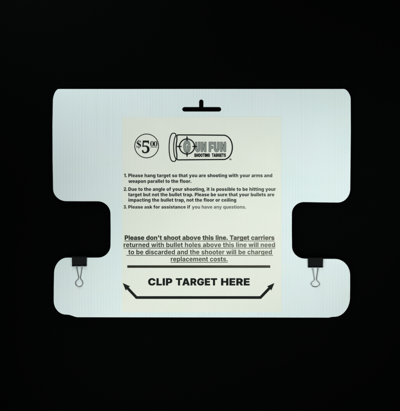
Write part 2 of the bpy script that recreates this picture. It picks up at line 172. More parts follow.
    '540,392,552,376,561,358,568,337,572,314,573,241,573,241,0]]],"R":[667,[[49,0,49,728,359,728,411,724,458,714,501,698,538,675,570,647,595,613,614,574,625,530,629,'
    '482,625,433,613,389,594,351,568,318,536,291,498,270,454,254,406,245,353,242,165,242,165,392,314,392,337,393,358,396,376,401,392,409,405,418,415,430,422,445,427,'
    '462,428,482,427,501,422,519,415,534,405,546,392,556,376,563,358,569,337,572,314,573,241,573,241,0],[444,0,266,334,471,334,653,0]]],"S":[665,[[342,-9,282,-6,227,'
    '3,178,19,135,41,98,70,69,105,48,147,34,196,30,253,213,253,216,231,221,213,230,196,242,182,256,170,273,161,293,155,315,151,339,149,360,150,378,153,394,158,408,16'
    '4,419,171,428,180,434,191,438,202,439,214,438,225,434,235,428,245,420,253,408,261,393,268,375,275,353,281,328,287,254,303,195,320,145,343,103,373,73,410,54,455,'
    '48,507,52,551,65,591,86,628,114,660,148,687,189,708,235,724,285,734,340,737,396,734,446,724,492,708,531,686,564,658,590,626,609,588,621,547,625,502,441,502,436,'
    '525,427,544,413,559,394,570,370,577,340,579,321,578,303,576,289,572,276,566,266,559,259,551,253,541,250,531,249,520,250,509,254,498,259,489,268,480,279,473,292,'
    '466,309,460,327,454,348,449,409,436,446,426,480,415,510,403,537,388,561,372,581,354,598,335,611,314,622,291,629,267,634,241,635,214,631,169,620,129,600,93,573,6'
    '2,540,37,499,17,453,3,400,-6]]],"T":[685,[[28,572,28,728,656,728,656,572,438,572,438,0,246,0,246,572]]],"U":[723,[[361,-9,301,-5,247,6,197,24,154,49,117,80,88,1'
    '18,66,161,53,208,49,261,49,728,241,728,241,277,243,255,248,234,257,215,268,199,282,185,299,173,318,165,339,160,361,158,384,160,404,165,423,173,440,185,455,199,4'
    '66,215,475,234,480,255,482,277,482,728,674,728,674,261,670,208,656,161,635,118,605,80,568,49,525,24,475,6,421,-5]]],"\\u00ae":[660,[[329,169,291,171,254,179,219,'
    '191,186,208,156,228,129,252,105,280,85,310,68,343,56,378,48,415,46,453,48,491,56,528,68,563,85,596,105,626,129,654,156,678,186,698,219,715,254,727,291,735,329,7'
    '37,368,735,405,727,440,715,473,698,503,678,530,654,555,626,575,596,591,563,604,528,611,491,613,453,611,415,604,378,591,343,575,310,555,280,530,252,503,228,473,2'
    '08,440,191,405,179,368,171],[329,248,366,252,401,261,433,276,462,296,487,321,507,350,523,382,532,416,535,453,532,490,523,524,507,556,487,585,462,610,433,630,401'
    ',646,366,655,329,658,293,655,259,646,226,630,197,610,173,585,152,556,137,524,128,490,125,453,128,417,137,382,152,350,173,321,198,297,227,276,259,261,293,252],[3'
    '72,325,322,444,397,444,454,325],[225,325,225,587,350,587,370,586,387,582,402,576,416,568,427,558,436,546,442,532,446,516,447,499,446,482,442,466,435,452,426,441'
    ',415,431,401,423,385,417,368,414,348,413,265,413,265,459,335,459,346,460,354,463,362,468,367,475,370,485,371,496,370,507,367,516,361,523,354,529,346,532,335,533'
    ',299,533,299,325]]]},"serif":{"5":[375,[[165,-7,141,-6,119,-4,100,0,84,5,70,11,58,19,48,26,40,35,27,75,28,86,31,95,35,103,42,109,50,114,58,118,69,120,81,121,88,'
    '83,111,52,120,47,130,43,141,41,154,40,195,50,204,56,212,64,220,73,226,83,231,96,234,111,236,128,237,148,236,171,231,192,224,209,213,223,200,233,184,241,166,246,'
    '146,247,103,243,71,235,40,247,62,480,316,480,319,357,281,357,275,380,267,399,244,406,105,406,94,281,126,288,168,291,205,289,238,282,267,271,293,256,313,236,328,'
    '211,337,182,340,148,339,127,336,108,331,90,324,75,316,61,306,48,295,37,282,27,269,19,255,12,241,6,226,1]]],"0":[375,[[188,-7,159,-5,133,1,111,11,91,24,74,41,59,'
    '62,48,85,39,111,32,140,27,171,24,205,23,241,24,277,27,311,32,342,39,371,48,397,59,420,74,439,91,456,111,469,134,478,160,484,189,486,217,484,242,478,264,469,283,'
    '456,300,439,314,419,326,396,336,370,343,341,349,310,352,276,353,240,352,204,349,170,343,139,336,110,326,84,314,61,300,41,283,24,264,11,241,1,216,-5],[188,37,205'
    ',40,219,50,229,67,237,91,242,120,246,155,247,195,248,240,247,285,246,325,242,360,237,390,230,413,219,430,206,440,189,443,172,440,158,430,147,413,139,390,134,360'
    ',130,326,128,285,127,240,128,195,130,155,134,120,139,91,147,67,157,50,171,40]]],"S":[390,[[43,-11,43,158,62,158,71,124,83,94,96,70,111,50,129,34,149,24,172,17,1'
    '97,15,215,16,231,20,245,27,257,36,266,47,273,60,278,74,279,89,276,110,266,129,249,146,225,160,163,191,136,206,112,221,93,237,77,253,65,270,57,289,52,310,50,332,'
    '51,352,54,370,60,387,67,403,77,417,88,429,101,440,115,449,131,456,148,462,166,465,185,466,229,461,282,448,291,446,300,445,307,446,313,450,318,457,320,466,339,46'
    '6,339,319,322,319,317,337,310,354,302,370,293,385,283,398,272,410,261,420,248,429,235,436,222,441,208,444,194,445,178,444,163,440,151,434,140,426,131,416,125,40'
    '6,121,394,120,380,121,368,124,356,129,346,137,336,189,303,253,273,273,263,290,253,305,243,317,233,328,222,337,211,345,200,350,188,359,133,358,112,354,92,348,74,'
    '339,58,328,43,314,29,299,18,281,8,261,0,240,-6,217,-9,192,-10,158,-8,126,1,98,9,85,12,69,7,61,-11]]]}}')

WORLD = 0.04
# lamps stand outside the view; power in watts
LAMPS = [
    ('upper_lamp', (-.25, .45, .20), (-.20, .20, 0), .2, 1.50, (.97, .985, 1), 180),
    ('right_lamp', (.45, .02, .40), (.20, .10, 0), .25, .24, (.97, 1, .99), 70),
    ('lower_lamp', (-.35, -.40, .40), (.03, -.08, 0), .25, .50, (.985, 1, .975), 70),
    ('corner_lamp', (.45, -.40, .40), (.06, -.08, 0), .25, .235, (.985, 1, .97), 60),
]

scene = bpy.context.scene
COL = scene.collection
K = 0.00136                       # metres per unit of the measured layout (board is about 40 cm wide)
TILT = -0.0115                    # the board lies on the clips' undersides and its own top edge
TZ = 0.004 + 0.1584 * 0.0115


def P(u, v, z=0.0):
    return Vector(((u - 200.0) * K, (205.5 - v) * K, z))


# ------------------------------------------------------------------ materials
def new_mat(name):
    m = bpy.data.materials.new(name)
    m.use_nodes = True
    nt = m.node_tree
    b = nt.nodes['Principled BSDF']
    return m, nt, b


def N(nt, kind, **kw):
    n = nt.nodes.new(kind)
    for k, v in kw.items():
        setattr(n, k, v)
    return n


def math_node(nt, op, a, b=None, c=None):
    n = N(nt, 'ShaderNodeMath', operation=op)
    for i, x in enumerate((a, b, c)):
        if x is None:
            continue
        if isinstance(x, (int, float)):
            n.inputs[i].default_value = x
        else:
            nt.links.new(x, n.inputs[i])
    return n.outputs[0]


def mix(nt, fac, a, b):
    n = N(nt, 'ShaderNodeMix', data_type='RGBA')
    if isinstance(fac, (int, float)):
        n.inputs[0].default_value = fac
    else:
        nt.links.new(fac, n.inputs[0])
    for i, x in ((6, a), (7, b)):
        if isinstance(x, tuple):
            n.inputs[i].default_value = (*x, 1)
        else:
            nt.links.new(x, n.inputs[i])
    return n.outputs[2]


def noise(nt, vec, scale, detail=3, rough=.55):
    n = N(nt, 'ShaderNodeTexNoise')
    n.inputs['Scale'].default_value = scale
    n.inputs['Detail'].default_value = detail
    n.inputs['Roughness'].default_value = rough
    nt.links.new(vec, n.inputs['Vector'])
    return n.outputs['Fac']


def ramp(nt, val, a, b):
    n = N(nt, 'ShaderNodeMapRange')
    n.inputs['From Min'].default_value = a
    n.inputs['From Max'].default_value = b
    nt.links.new(val, n.inputs['Value'])
    return n.outputs['Result']


def mapped(nt, vec, scale):
    n = N(nt, 'ShaderNodeMapping')
    n.inputs['Scale'].default_value = scale
    nt.links.new(vec, n.inputs['Vector'])
    return n.outputs[0]


def bump(nt, height, strength, dist):
    n = N(nt, 'ShaderNodeBump')
    n.inputs['Strength'].default_value = strength
    n.inputs['Distance'].default_value = dist
    nt.links.new(height, n.inputs['Height'])
    return n.outputs[0]


def corrugated_plastic():
    m, nt, b = new_mat('corrugated_white_plastic')
    co = N(nt, 'ShaderNodeTexCoord').outputs['Object']
    sep = N(nt, 'ShaderNodeSeparateXYZ')
    nt.links.new(co, sep.inputs[0])
    # flutes run down the board: the ribs inside show through the thin skin
    wob = noise(nt, mapped(nt, co, (9, 3, 1)), 1.0, 2)
    x = math_node(nt, 'MULTIPLY_ADD', wob, 0.0016, sep.outputs[0])
    ph = math_node(nt, 'MULTIPLY', x, 2 * math.pi / FLUTE)
    c = math_node(nt, 'COSINE', ph)
    wave = math_node(nt, 'MULTIPLY_ADD', c, .5, .5)
    rib = math_node(nt, 'POWER', wave, 5.0)
    streak = noise(nt, mapped(nt, co, (260, 2.2, 1)), 1.0, 3)
    blot = noise(nt, mapped(nt, co, (7, 9, 1)), 1.0, 3)
    amp = ramp(nt, noise(nt, mapped(nt, co, (14, 5, 1)), 1.0, 2), .3, .7)
    ribf = math_node(nt, 'MULTIPLY', rib, math_node(nt, 'MULTIPLY_ADD', amp, .42, .06))
    base = mix(nt, ramp(nt, blot, .35, .68), (.75, .865, .86), (.79, .88, .89))
    base = mix(nt, ribf, base, (.66, .775, .77))
    base = mix(nt, ramp(nt, streak, .55, 1.1), base, (.67, .755, .75))
    # slow tint drift: broad glints painted into the base colour
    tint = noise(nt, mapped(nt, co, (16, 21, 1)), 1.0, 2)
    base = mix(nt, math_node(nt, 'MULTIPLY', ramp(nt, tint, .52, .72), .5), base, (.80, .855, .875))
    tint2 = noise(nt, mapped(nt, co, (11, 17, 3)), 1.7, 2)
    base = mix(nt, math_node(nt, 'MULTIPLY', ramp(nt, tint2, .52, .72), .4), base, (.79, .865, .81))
    # handling scuffs
    sc = noise(nt, mapped(nt, co, (60, 140, 1)), 1.0, 6, .7)
    base = mix(nt, math_node(nt, 'MULTIPLY', ramp(nt, sc, .66, .8), .25), base, (.55, .60, .58))
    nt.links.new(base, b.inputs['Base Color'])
    b.inputs['Roughness'].default_value = .42
    b.inputs['IOR'].default_value = 1.46
    rn = ramp(nt, blot, .2, .8)
    nt.links.new(math_node(nt, 'MULTIPLY_ADD', rn, .14, .38), b.inputs['Roughness'])
    h = math_node(nt, 'ADD', wave, math_node(nt, 'MULTIPLY', streak, .6))
    nt.links.new(bump(nt, h, .2, .00025), b.inputs['Normal'])
    return m


FLUTE = 3.1 * K


def paper():
    m, nt, b = new_mat('cream_paper')
    co = N(nt, 'ShaderNodeTexCoord').outputs['Object']
    blot = noise(nt, mapped(nt, co, (12, 12, 1)), 1.0, 4)
    fib = noise(nt, co, 900, 3, .7)
    base = mix(nt, ramp(nt, blot, .3, .7), PAPER_A, PAPER_B)
    base = mix(nt, math_node(nt, 'MULTIPLY', ramp(nt, fib, .45, .8), .22), base, (.60, .62, .52))
    # faint show-through of the fluted board below
    sep = N(nt, 'ShaderNodeSeparateXYZ')
    nt.links.new(co, sep.inputs[0])
    wv = math_node(nt, 'MULTIPLY_ADD', math_node(nt, 'COSINE', math_node(nt, 'MULTIPLY', sep.outputs[0], 2 * math.pi / FLUTE)), .5, .5)
    base = mix(nt, math_node(nt, 'MULTIPLY', wv, .05), base, (.60, .66, .60))
    nt.links.new(base, b.inputs['Base Color'])
    b.inputs['Roughness'].default_value = .6
    b.inputs['Specular IOR Level'].default_value = .3
    slow = noise(nt, mapped(nt, co, (18, 14, 1)), 1.0, 3)
    h = math_node(nt, 'MULTIPLY_ADD', fib, .06, slow)
    nt.links.new(bump(nt, h, .25, .002), b.inputs['Normal'])
    return m


PAPER_A = (.81, .85, .76)
PAPER_B = (.855, .87, .79)


def ink(name, dark, pale, x0=None, x1=None, speck=.25, lo=0.0):
    """printed toner; where x0..x1 are given it turns paler towards x1"""
    m, nt, b = new_mat(name)
    co = N(nt, 'ShaderNodeTexCoord').outputs['Object']
    f = math_node(nt, 'MULTIPLY', ramp(nt, noise(nt, co, 700, 3, .7), .45, .75), speck)
    if x0 is not None:
        sep = N(nt, 'ShaderNodeSeparateXYZ')
        nt.links.new(co, sep.inputs[0])
        patch = noise(nt, mapped(nt, co, (60, 110, 1)), 1.0, 3)
        g = ramp(nt, sep.outputs[0], (x0 - 200) * K, (x1 - 200) * K)
        g = math_node(nt, 'MULTIPLY_ADD', g, 1 - lo, lo)
        g = math_node(nt, 'MULTIPLY', g, math_node(nt, 'MULTIPLY_ADD', patch, 1.2, .35))
        n = N(nt, 'ShaderNodeMath', operation='ADD', use_clamp=True)
        nt.links.new(f, n.inputs[0])
        nt.links.new(g, n.inputs[1])
        f = n.outputs[0]
    nt.links.new(mix(nt, f, dark, pale), b.inputs['Base Color'])
    b.inputs['Roughness'].default_value = .55
    b.inputs['Specular IOR Level'].default_value = .1
    return m


def black_enamel():
    m, nt, b = new_mat('black_enamelled_steel')
    co = N(nt, 'ShaderNodeTexCoord').outputs['Object']
    n = noise(nt, co, 500, 4)
    nt.links.new(mix(nt, n, (.0015, .0017, .002), (.004, .0045, .005)), b.inputs['Base Color'])
    b.inputs['Roughness'].default_value = .6
    b.inputs['Specular IOR Level'].default_value = .1
    nt.links.new(bump(nt, n, .15, .0002), b.inputs['Normal'])
    return m


def wire_metal():
    m, nt, b = new_mat('nickel_wire')
    co = N(nt, 'ShaderNodeTexCoord').outputs['Object']
    n = noise(nt, co, 900, 3)
    nt.links.new(mix(nt, n, (.20, .21, .19), (.34, .35, .32)), b.inputs['Base Color'])
    b.inputs['Metallic'].default_value = 1
    b.inputs['Roughness'].default_value = .33
    return m


def black_cloth():
    m, nt, b = new_mat('matt_black_surface')
    co = N(nt, 'ShaderNodeTexCoord').outputs['Object']
    n = noise(nt, co, 300, 4)
    nt.links.new(mix(nt, n, (.0011, .0014, .0013), (.0018, .0021, .0020)), b.inputs['Base Color'])
    b.inputs['Roughness'].default_value = 1
    b.inputs['Specular IOR Level'].default_value = 0
    return m


M_BOARD, M_PAPER, M_CLIP, M_WIRE, M_CLOTH = corrugated_plastic(), paper(), black_enamel(), wire_metal(), black_cloth()
INK = (.008, .011, .010)
M_INK = ink('black_toner', INK, (.05, .06, .05))
M_INK_LIST = ink('black_toner_list', (.010, .013, .012), (.11, .125, .105), 215, 320, .25)
M_INK_LAST = ink('overexposed_toner', (.016, .02, .018), (.12, .14, .115), 170, 250, .3, .05)  # overexposed fading of the last item is put into the ink colour
M_INK_WARN = ink('paling_toner', (.014, .018, .012), (.16, .165, .12), 125, 310, .25, .02)  # ink colour gets paler towards the right
M_INK_RULE = ink('olive_toner', (.022, .024, .016), (.065, .066, .045), 120, 280, .3)
M_GREY = ink('grey_toner', (.25, .285, .26), (.37, .40, .37), None, None, .8)
M_GREY_EDGE = ink('dark_grey_toner', (.03, .036, .033), (.07, .08, .07), None, None, .5)

# ------------------------------------------------------------------ shapes
FACES = json.loads(GLYPH_DATA)      # face > letter > [advance, contours], in thousandths of the type size


def ob(name, me, mat, parent=None, z=0.0):
    o = bpy.data.objects.new(name, me)
    COL.objects.link(o)
    me.materials.clear()
    me.materials.append(mat)
    if parent is not None:
        o.parent = parent
    o.location.z = z
    return o


BIG = 500.0             # outlines are filled at a large size and brought back, which keeps the fill exact


def curve_mesh(splines, extrude, offset=0.0, bevel=0.0, res=4, bevel_res=1):
    """splines: list of (cyclic, points); a point is a pair (poly) or six numbers (bezier). -> mesh"""
    cu = bpy.data.curves.new('outline', 'CURVE')
    cu.dimensions = '2D'
    cu.fill_mode = 'BOTH'
    cu.resolution_u = res
    for pts in splines:
        if len(pts[0]) == 2:
            sp = cu.splines.new('POLY')
            sp.points.add(len(pts) - 1)
            for p, q in zip(sp.points, pts):
                p.co = (q[0] * BIG, q[1] * BIG, 0, 1)
        else:
            sp = cu.splines.new('BEZIER')
            sp.bezier_points.add(len(pts) - 1)
            for p, q in zip(sp.bezier_points, pts):
                p.handle_left_type = p.handle_right_type = 'FREE'
                q = [c * BIG for c in q]
                p.handle_left, p.co, p.handle_right = (q[0], q[1], 0), (q[2], q[3], 0), (q[4], q[5], 0)
        sp.use_cyclic_u = True
    cu.extrude = extrude * BIG
    cu.offset = offset * BIG
    cu.bevel_depth = bevel * BIG
    cu.bevel_resolution = bevel_res
    tmp = bpy.data.objects.new('outline', cu)
    COL.objects.link(tmp)
    dg = bpy.context.evaluated_depsgraph_get()
    me = bpy.data.meshes.new_from_object(tmp.evaluated_get(dg), depsgraph=dg)
    bpy.data.objects.remove(tmp)
    bpy.data.curves.remove(cu)
    me.transform(Matrix.Scale(1 / BIG, 4))
    return me


def join(meshes_at):
    bm = bmesh.new()
    for me, off in meshes_at:
        n0 = len(bm.verts)
        bm.from_mesh(me)
        bm.verts.ensure_lookup_table()
        for v in bm.verts[n0:]:
            v.co += off
    me = bpy.data.meshes.new('shape')
    bm.to_mesh(me)
    bm.free()
    return me


INK_H = 0.00002        # half thickness of a print layer


def winding(contours, x, y):
    n = 0
    for c in contours:
        for (x0, y0), (x1, y1) in zip(c, c[1:] + c[:1]):
            if (y0 <= y) != (y1 <= y) and x0 + (y - y0) / (y1 - y0) * (x1 - x0) > x:
                n += 1 if y1 > y0 else -1
    return n


def letter_mesh(contours, w):
    """flat letter from its contours (layout units), its strokes fattened by w on each side"""
    fat = []
    if w > 0:
        for c in contours:
            for a, b in zip(c, c[1:] + c[:1]):
                a, b = Vector(a), Vector(b)
                d = (b - a)
                if d.length < 1e-6:
                    continue
                d.normalize()
                t = Vector((-d.y, d.x)) * w
                e = d * w * .75
                fat.append([tuple(a - t - e), tuple(b - t + e), tuple(b + t + e), tuple(a + t - e)])
    verts, edges = [], []
    for c in contours + fat:
        n0 = len(verts)
        verts += [Vector(p) for p in c]
        edges += [(n0 + i, n0 + (i + 1) % len(c)) for i in range(len(c))]
    vs, _, fs, *_ = delaunay_2d_cdt(verts, edges, [], 0, 1e-5)
    keep = []
    for f in fs:
        x, y = sum(vs[i].x for i in f) / len(f), sum(vs[i].y for i in f) / len(f)
        if winding(contours, x, y) or any(winding([q], x, y) for q in fat
                                         if min(p[0] for p in q) <= x <= max(p[0] for p in q) and min(p[1] for p in q) <= y <= max(p[1] for p in q)):
            keep.append(f)
    me = bpy.data.meshes.new('letter')
    me.from_pydata([(v.x * K, v.y * K, INK_H) for v in vs], [], keep)
    bm = bmesh.new()
    bm.from_mesh(me)
    bmesh.ops.delete(bm, geom=[v for v in bm.verts if not v.link_faces], context='VERTS')
    for f in bm.faces:
        if f.normal.z < 0:
            f.normal_flip()
    bm.to_mesh(me)
    bm.free()
    return me


def pairs(c, sx, sy, ox=0.0, oy=0.0):
    return [((c[i] - ox) * sx, (c[i + 1] - oy) * sy) for i in range(0, len(c), 2)]


def text_pieces(s, x0, x1, base, cap, w, track=0.0, face='caps'):
    """letters of s between x0 and x1 (layout units), capitals cap high"""
    G = FACES[face]
    sy = (cap - 2 * w) / max(max(c[1::2]) for c in G['H'][1])
    pen, items = 0.0, []
    for i, ch in enumerate(s):
        items.append((ch, pen))
        pen += G[ch][0] + track * 1000
        if s[i:i + 2] in ('TA', 'Ta'):
            pen -= 45
    drawn = [(ch, p) for ch, p in items if G[ch][1]]
    lo = min(min(c[::2]) for c in G[drawn[0][0]][1]) + drawn[0][1]
    hi = max(max(c[::2]) for c in G[drawn[-1][0]][1]) + drawn[-1][1]
    sx = (x1 - x0 - 2 * w) / (hi - lo)
    cache, out = {}, []
    for ch, p in drawn:
        if ch not in cache:
            cache[ch] = letter_mesh([pairs(c, sx, sy) for c in G[ch][1]], w)
        out.append((cache[ch], P(x0 + w + (p - lo) * sx, base - w)))
    return out


def poly(pts):
    """filled polygon given in layout units"""
    return (curve_mesh([[tuple(P(*q).xy) for q in pts]], INK_H), Vector((0, 0, 0)))


def bar(u0, v0, u1, v1):
    return poly([(u0, v0), (u1, v0), (u1, v1), (u0, v1)])


def stroke_pts(pts, w, closed=False):
    """outline(s) of a polyline of width w"""
    n = len(pts)
    L, R = [], []
    for i in range(n):
        a = Vector(pts[i - 1]) if (i > 0 or closed) else None
        b = Vector(pts[i])
        c = Vector(pts[(i + 1) % n]) if (i < n - 1 or closed) else None
        d1 = (b - a).normalized() if a is not None else None
        d2 = (c - b).normalized() if c is not None else None
        d1 = d1 or d2
        d2 = d2 or d1
        n1, n2 = Vector((-d1.y, d1.x)), Vector((-d2.y, d2.x))
        m = (n1 + n2).normalized()
        h = w / 2 / max(.4, m.dot(n1))
        L.append(tuple(b + m * h))
        R.append(tuple(b - m * h))
    return (L, R) if closed else (L + R[::-1],)


def stroke(pts, w, closed=False):
    return (curve_mesh([[tuple(P(*q).xy) for q in ring] for ring in stroke_pts(pts, w, closed)], INK_H), Vector((0, 0, 0)))


def bez(p0, p1, p2, p3, n=14):
    p0, p1, p2, p3 = map(Vector, (p0, p1, p2, p3))
    return [tuple(p0 * (1 - t) ** 3 + p1 * 3 * t * (1 - t) ** 2 + p2 * 3 * t * t * (1 - t) + p3 * t ** 3)
            for t in (i / n for i in range(n + 1))]


def circle(u, v, r, n=64, a0=0.0, a1=2 * math.pi, ry=None):
    full = abs(a1 - a0 - 2 * math.pi) < 1e-6
    m = n if full else n + 1
    return [(u + r * math.cos(a0 + (a1 - a0) * i / n), v + (ry or r) * math.sin(a0 + (a1 - a0) * i / n)) for i in range(m)]


def corner(p, q, r, bulge=.5523):
    """rounded corner from p to r around the sharp corner q"""
    p, q, r = map(Vector, (p, q, r))
    return bez(p, p + (q - p) * bulge, r + (q - r) * bulge, r, 10)


# ------------------------------------------------------------------ the black surface
bm = bmesh.new()
bmesh.ops.create_grid(bm, x_segments=2, y_segments=2, size=1.6)
me = bpy.data.meshes.new('ground')
bm.to_mesh(me)
bm.free()
g = ob('ground', me, M_CLOTH)
g['kind'] = 'structure'

# ------------------------------------------------------------------ the carrier board
outline = []
outline += corner((52.7, 100.5), (53.2, 89.0), (58.6, 88.9), .52)
outline += [(120, 88.9), (200, 88.8), (300, 88.8)]
outline += corner((344.2, 88.8), (350.2, 89.4), (350.9, 98.5), .5)
outline += [(351.0, 130), (350.6, 165)]
outline += corner((350.3, 189), (350.0, 202.4), (338, 202.5))
outline += [(320, 202.3)]
outline += corner((304.5, 202.0), (292.0, 201.6), (291.9, 213.5))
outline += [(291.8, 230)]
outline += corner((292.0, 246.5), (292.2, 258.2), (304.5, 258.6))
outline += [(320, 258.8)]
outline += corner((335.5, 258.9), (349.6, 259.2), (350.0, 274.5))
outline += [(350.0, 288)]
outline += corner((349.8, 298.5), (349.0, 315.4), (335.5, 316.5))
outline += [(332, 316.7), (328.5, 317.4), (280, 317.3), (200, 317.2), (120, 317.1), (77.5, 317.0)]
outline += bez((77.5, 317.0), (73.5, 316.6), (71.5, 314.4), (66.5, 314.4), 6)
outline += corner((65, 314.3), (54.4, 313.4), (53.9, 301.5))
outline += [(53.9, 288)]
outline += corner((54.2, 272), (55.2, 258.0), (66.5, 257.7))
outline += [(82, 257.7)]
outline += corner((98.5, 257.6), (110.3, 257.2), (110.6, 245.5))
outline += [(110.7, 230)]
outline += corner((110.5, 213.5), (110.2, 201.6), (98, 201.2))
outline += [(82, 201.2)]
outline += corner((65.5, 201.1), (53.8, 200.6), (53.1, 189.5))
outline += [(52.5, 160), (52.3, 125)]
clean = []
for p in outline:
    if not clean or (Vector(p) - Vector(clean[-1])).length > .05:
        clean.append(p)
slot = ([(199.1, 106.7), (199.1, 101.4)] + circle(201.3, 101.4, 2.2, 10, math.pi, 2 * math.pi)[1:-1] + [(203.5, 101.4), (203.5, 106.7)]
        + circle(218.9, 109.1, 2.4, 10, -math.pi / 2, math.pi / 2) + circle(184.6, 109.1, 2.4, 10, math.pi / 2, 1.5 * math.pi))
me = curve_mesh([[tuple(P(*q).xy) for q in clean], [tuple(P(*q).xy) for q in slot]], .0018, -.0002, .0002)
for v in me.vertices:
    v.co.z -= .002
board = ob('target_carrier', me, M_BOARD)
board.location = (0, 0, TZ)
board.rotation_euler = (TILT, 0, 0)
board['label'] = 'white fluted plastic board with deep side notches and a T-shaped hanging slot'
board['category'] = 'board'

# ------------------------------------------------------------------ the printed sheet
pts = [(122.2, 117.2), (281.2, 116.6), (281.5, 311.9), (122.0, 312.1)]
me = curve_mesh([[tuple(P(*q).xy) for q in pts]], .00006)
sheet = ob('instruction_sheet', me, M_PAPER)
sheet.matrix_world = Matrix.Translation((0, 0, TZ)) @ Matrix.Rotation(TILT, 4, 'X') @ Matrix.Translation((0, 0, .00010))
sheet['label'] = 'cream paper sheet printed with shooting range instructions, stuck on the middle of the white board'
sheet['category'] = 'sign'
Z1, Z2, Z3 = .00010, .00016, .00022


def printed(name, pieces, mat, z=Z1, parent=None, label=None):
    o = ob(name, join(pieces), mat, parent or sheet, z)
    if label:
        o['label'] = label
    return o


# price in its circle
badge = printed('price_badge', [stroke(circle(146.6, 145.9, 11.9), .85, True)], M_INK)


def serif(ch, x0, x1, top, bottom, w=0.0):
    cs = FACES['serif'][ch][1]
    xs, ys = [x for c in cs for x in c[::2]], [y for c in cs for y in c[1::2]]
    sx, sy = (x1 - x0 - 2 * w) / (max(xs) - min(xs)), (bottom - top - 2 * w) / (max(ys) - min(ys))
    return (letter_mesh([pairs(c, sx, sy, min(xs), min(ys)) for c in cs], w), P(x0 + w, bottom - w))


printed('dollar_sign', [serif('S', 136.5, 141.0, 140.7, 147.6)], M_INK, Z1, badge)
printed('dollar_stroke', [bar(138.45, 139.6, 138.95, 148.6)], M_INK, Z2, badge)
printed('price_numeral', [serif('5', 141.9, 149.5, 140.5, 153.3)], M_INK, Z1, badge)
printed('price_numeral', [serif('0', 150.2, 153.8, 141.2, 146.4), serif('0', 153.7, 157.3, 141.2, 146.4),
                          bar(150.4, 147.0, 157.2, 147.4)], M_INK, Z1, badge)

# cartridge drawing with the name in it
rim = (bez((172.6, 133.3), (167.9, 134.5), (167.9, 160.5), (172.6, 161.3), 18)
       + bez((172.6, 161.3), (175.2, 162.2), (176.6, 160.0), (175.6, 158.6), 6)[1:]
       + bez((175.6, 158.6), (173.0, 154.5), (173.0, 140.0), (175.6, 136.0), 14)[1:]
       + bez((175.6, 136.0), (176.6, 134.6), (175.2, 132.5), (172.6, 133.3), 6)[1:-1])
body = ([(178.2, 134.9), (200, 135.0)] + bez((224.5, 135.2), (235.0, 137.6), (235.0, 157.2), (224.5, 159.5), 22) + [(200, 159.7), (178.2, 159.9)]
        + bez((178.2, 159.9), (176.3, 159.8), (176.9, 158.0), (176.9, 155), 6)[1:] + bez((176.9, 155), (175.9, 150), (175.9, 145), (176.9, 139.8), 8)[1:]
        + bez((176.9, 139.8), (176.9, 136.8), (176.3, 135.0), (178.2, 134.9), 6)[1:-1])
casing = printed('cartridge_drawing', [stroke(rim, 1.05, True), stroke(body, 1.25, True)], M_INK)
for mat, z, w in ((M_GREY_EDGE, Z1, .42), (M_GREY, Z2, .12)):
    e = .3 if w > .3 else 0
    printed('logo_lettering', text_pieces('G', 183.5 - e, 190.2 + e, 152.5 + e, 11.8 + 2 * e, w)
            + text_pieces('UN', 195.4 - e, 206.1 + e, 151.7 + e, 9.6 + 2 * e, w, .09)
            + text_pieces('FUN', 209.0 - e, 225.8 + e, 151.7 + e, 9.6 + 2 * e, w, .09), mat, z, casing)
printed('tagline_lettering', text_pieces('SHOOTING', 194.2, 209.9, 157.0, 3.6, .1, .03) + text_pieces('TARGETS', 211.8, 225.9, 157.0, 3.6, .1, .03),
        M_INK, Z1, casing)
printed('registered_mark', text_pieces('®', 229.3, 231.5, 160.7, 2.2, 0), M_INK, Z1, casing)
cx, cy = 187.0, 146.5
ticks = []
for a in range(4):
    d = Vector((math.cos(a * math.pi / 2), math.sin(a * math.pi / 2)))
    t = Vector((-d.y, d.x))
    q = [(5.2, .28), (7.4, .75), (8.4, .75), (10.4, .28)]
    c = Vector((cx, cy))
    ticks.append(poly([tuple(c + d * r + t * h) for r, h in q] + [tuple(c + d * r - t * h) for r, h in q[::-1]]))
printed('crosshair', [stroke(circle(cx, cy, 7.5), 1.15, True)], M_INK, Z3, casing)
for me_t, off in ticks:
    printed('crosshair_tick', [(me_t, off)], M_INK, Z3 + .00006, casing)

# numbered instructions
CS = 3.55
printed('numbered_instruction',
        text_pieces('1.', 124.0, 126.9, 177.2, CS, 0, 0, 'heavy')
        + text_pieces('Please hang target so that you are shooting with your arms and', 128.3, 272.3, 177.2, CS, 0, 0, 'heavy')
        + text_pieces('weapon parallel to the floor.', 128.4, 191.4, 182.9, CS, 0, 0, 'heavy'), M_INK_LIST)
printed('numbered_instruction',
        text_pieces('2.', 123.7, 127.2, 190.9, CS, 0, 0, 'heavy')
        + text_pieces('Due to the angle of your shooting, it is possible to be hitting your', 128.3, 275.8, 190.9, CS, 0, 0, 'heavy')
        + text_pieces('target but not the bullet trap. Please be sure that your bullets are', 128.2, 274.3, 196.3, CS, 0, 0, 'heavy')
        + text_pieces('impacting the bullet trap, not the floor or ceiling', 128.4, 236.2, 201.7, CS, 0, 0, 'heavy'), M_INK_LIST)
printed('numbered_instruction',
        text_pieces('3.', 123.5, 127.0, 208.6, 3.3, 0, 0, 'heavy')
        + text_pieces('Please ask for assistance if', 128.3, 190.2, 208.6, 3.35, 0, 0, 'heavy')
        + text_pieces('you have any questions.', 192.0, 246.0, 208.6, 3.35, 0, 0, 'bold'), M_INK_LAST, label='third line of the numbered list, overexposure painted into its paler ink')

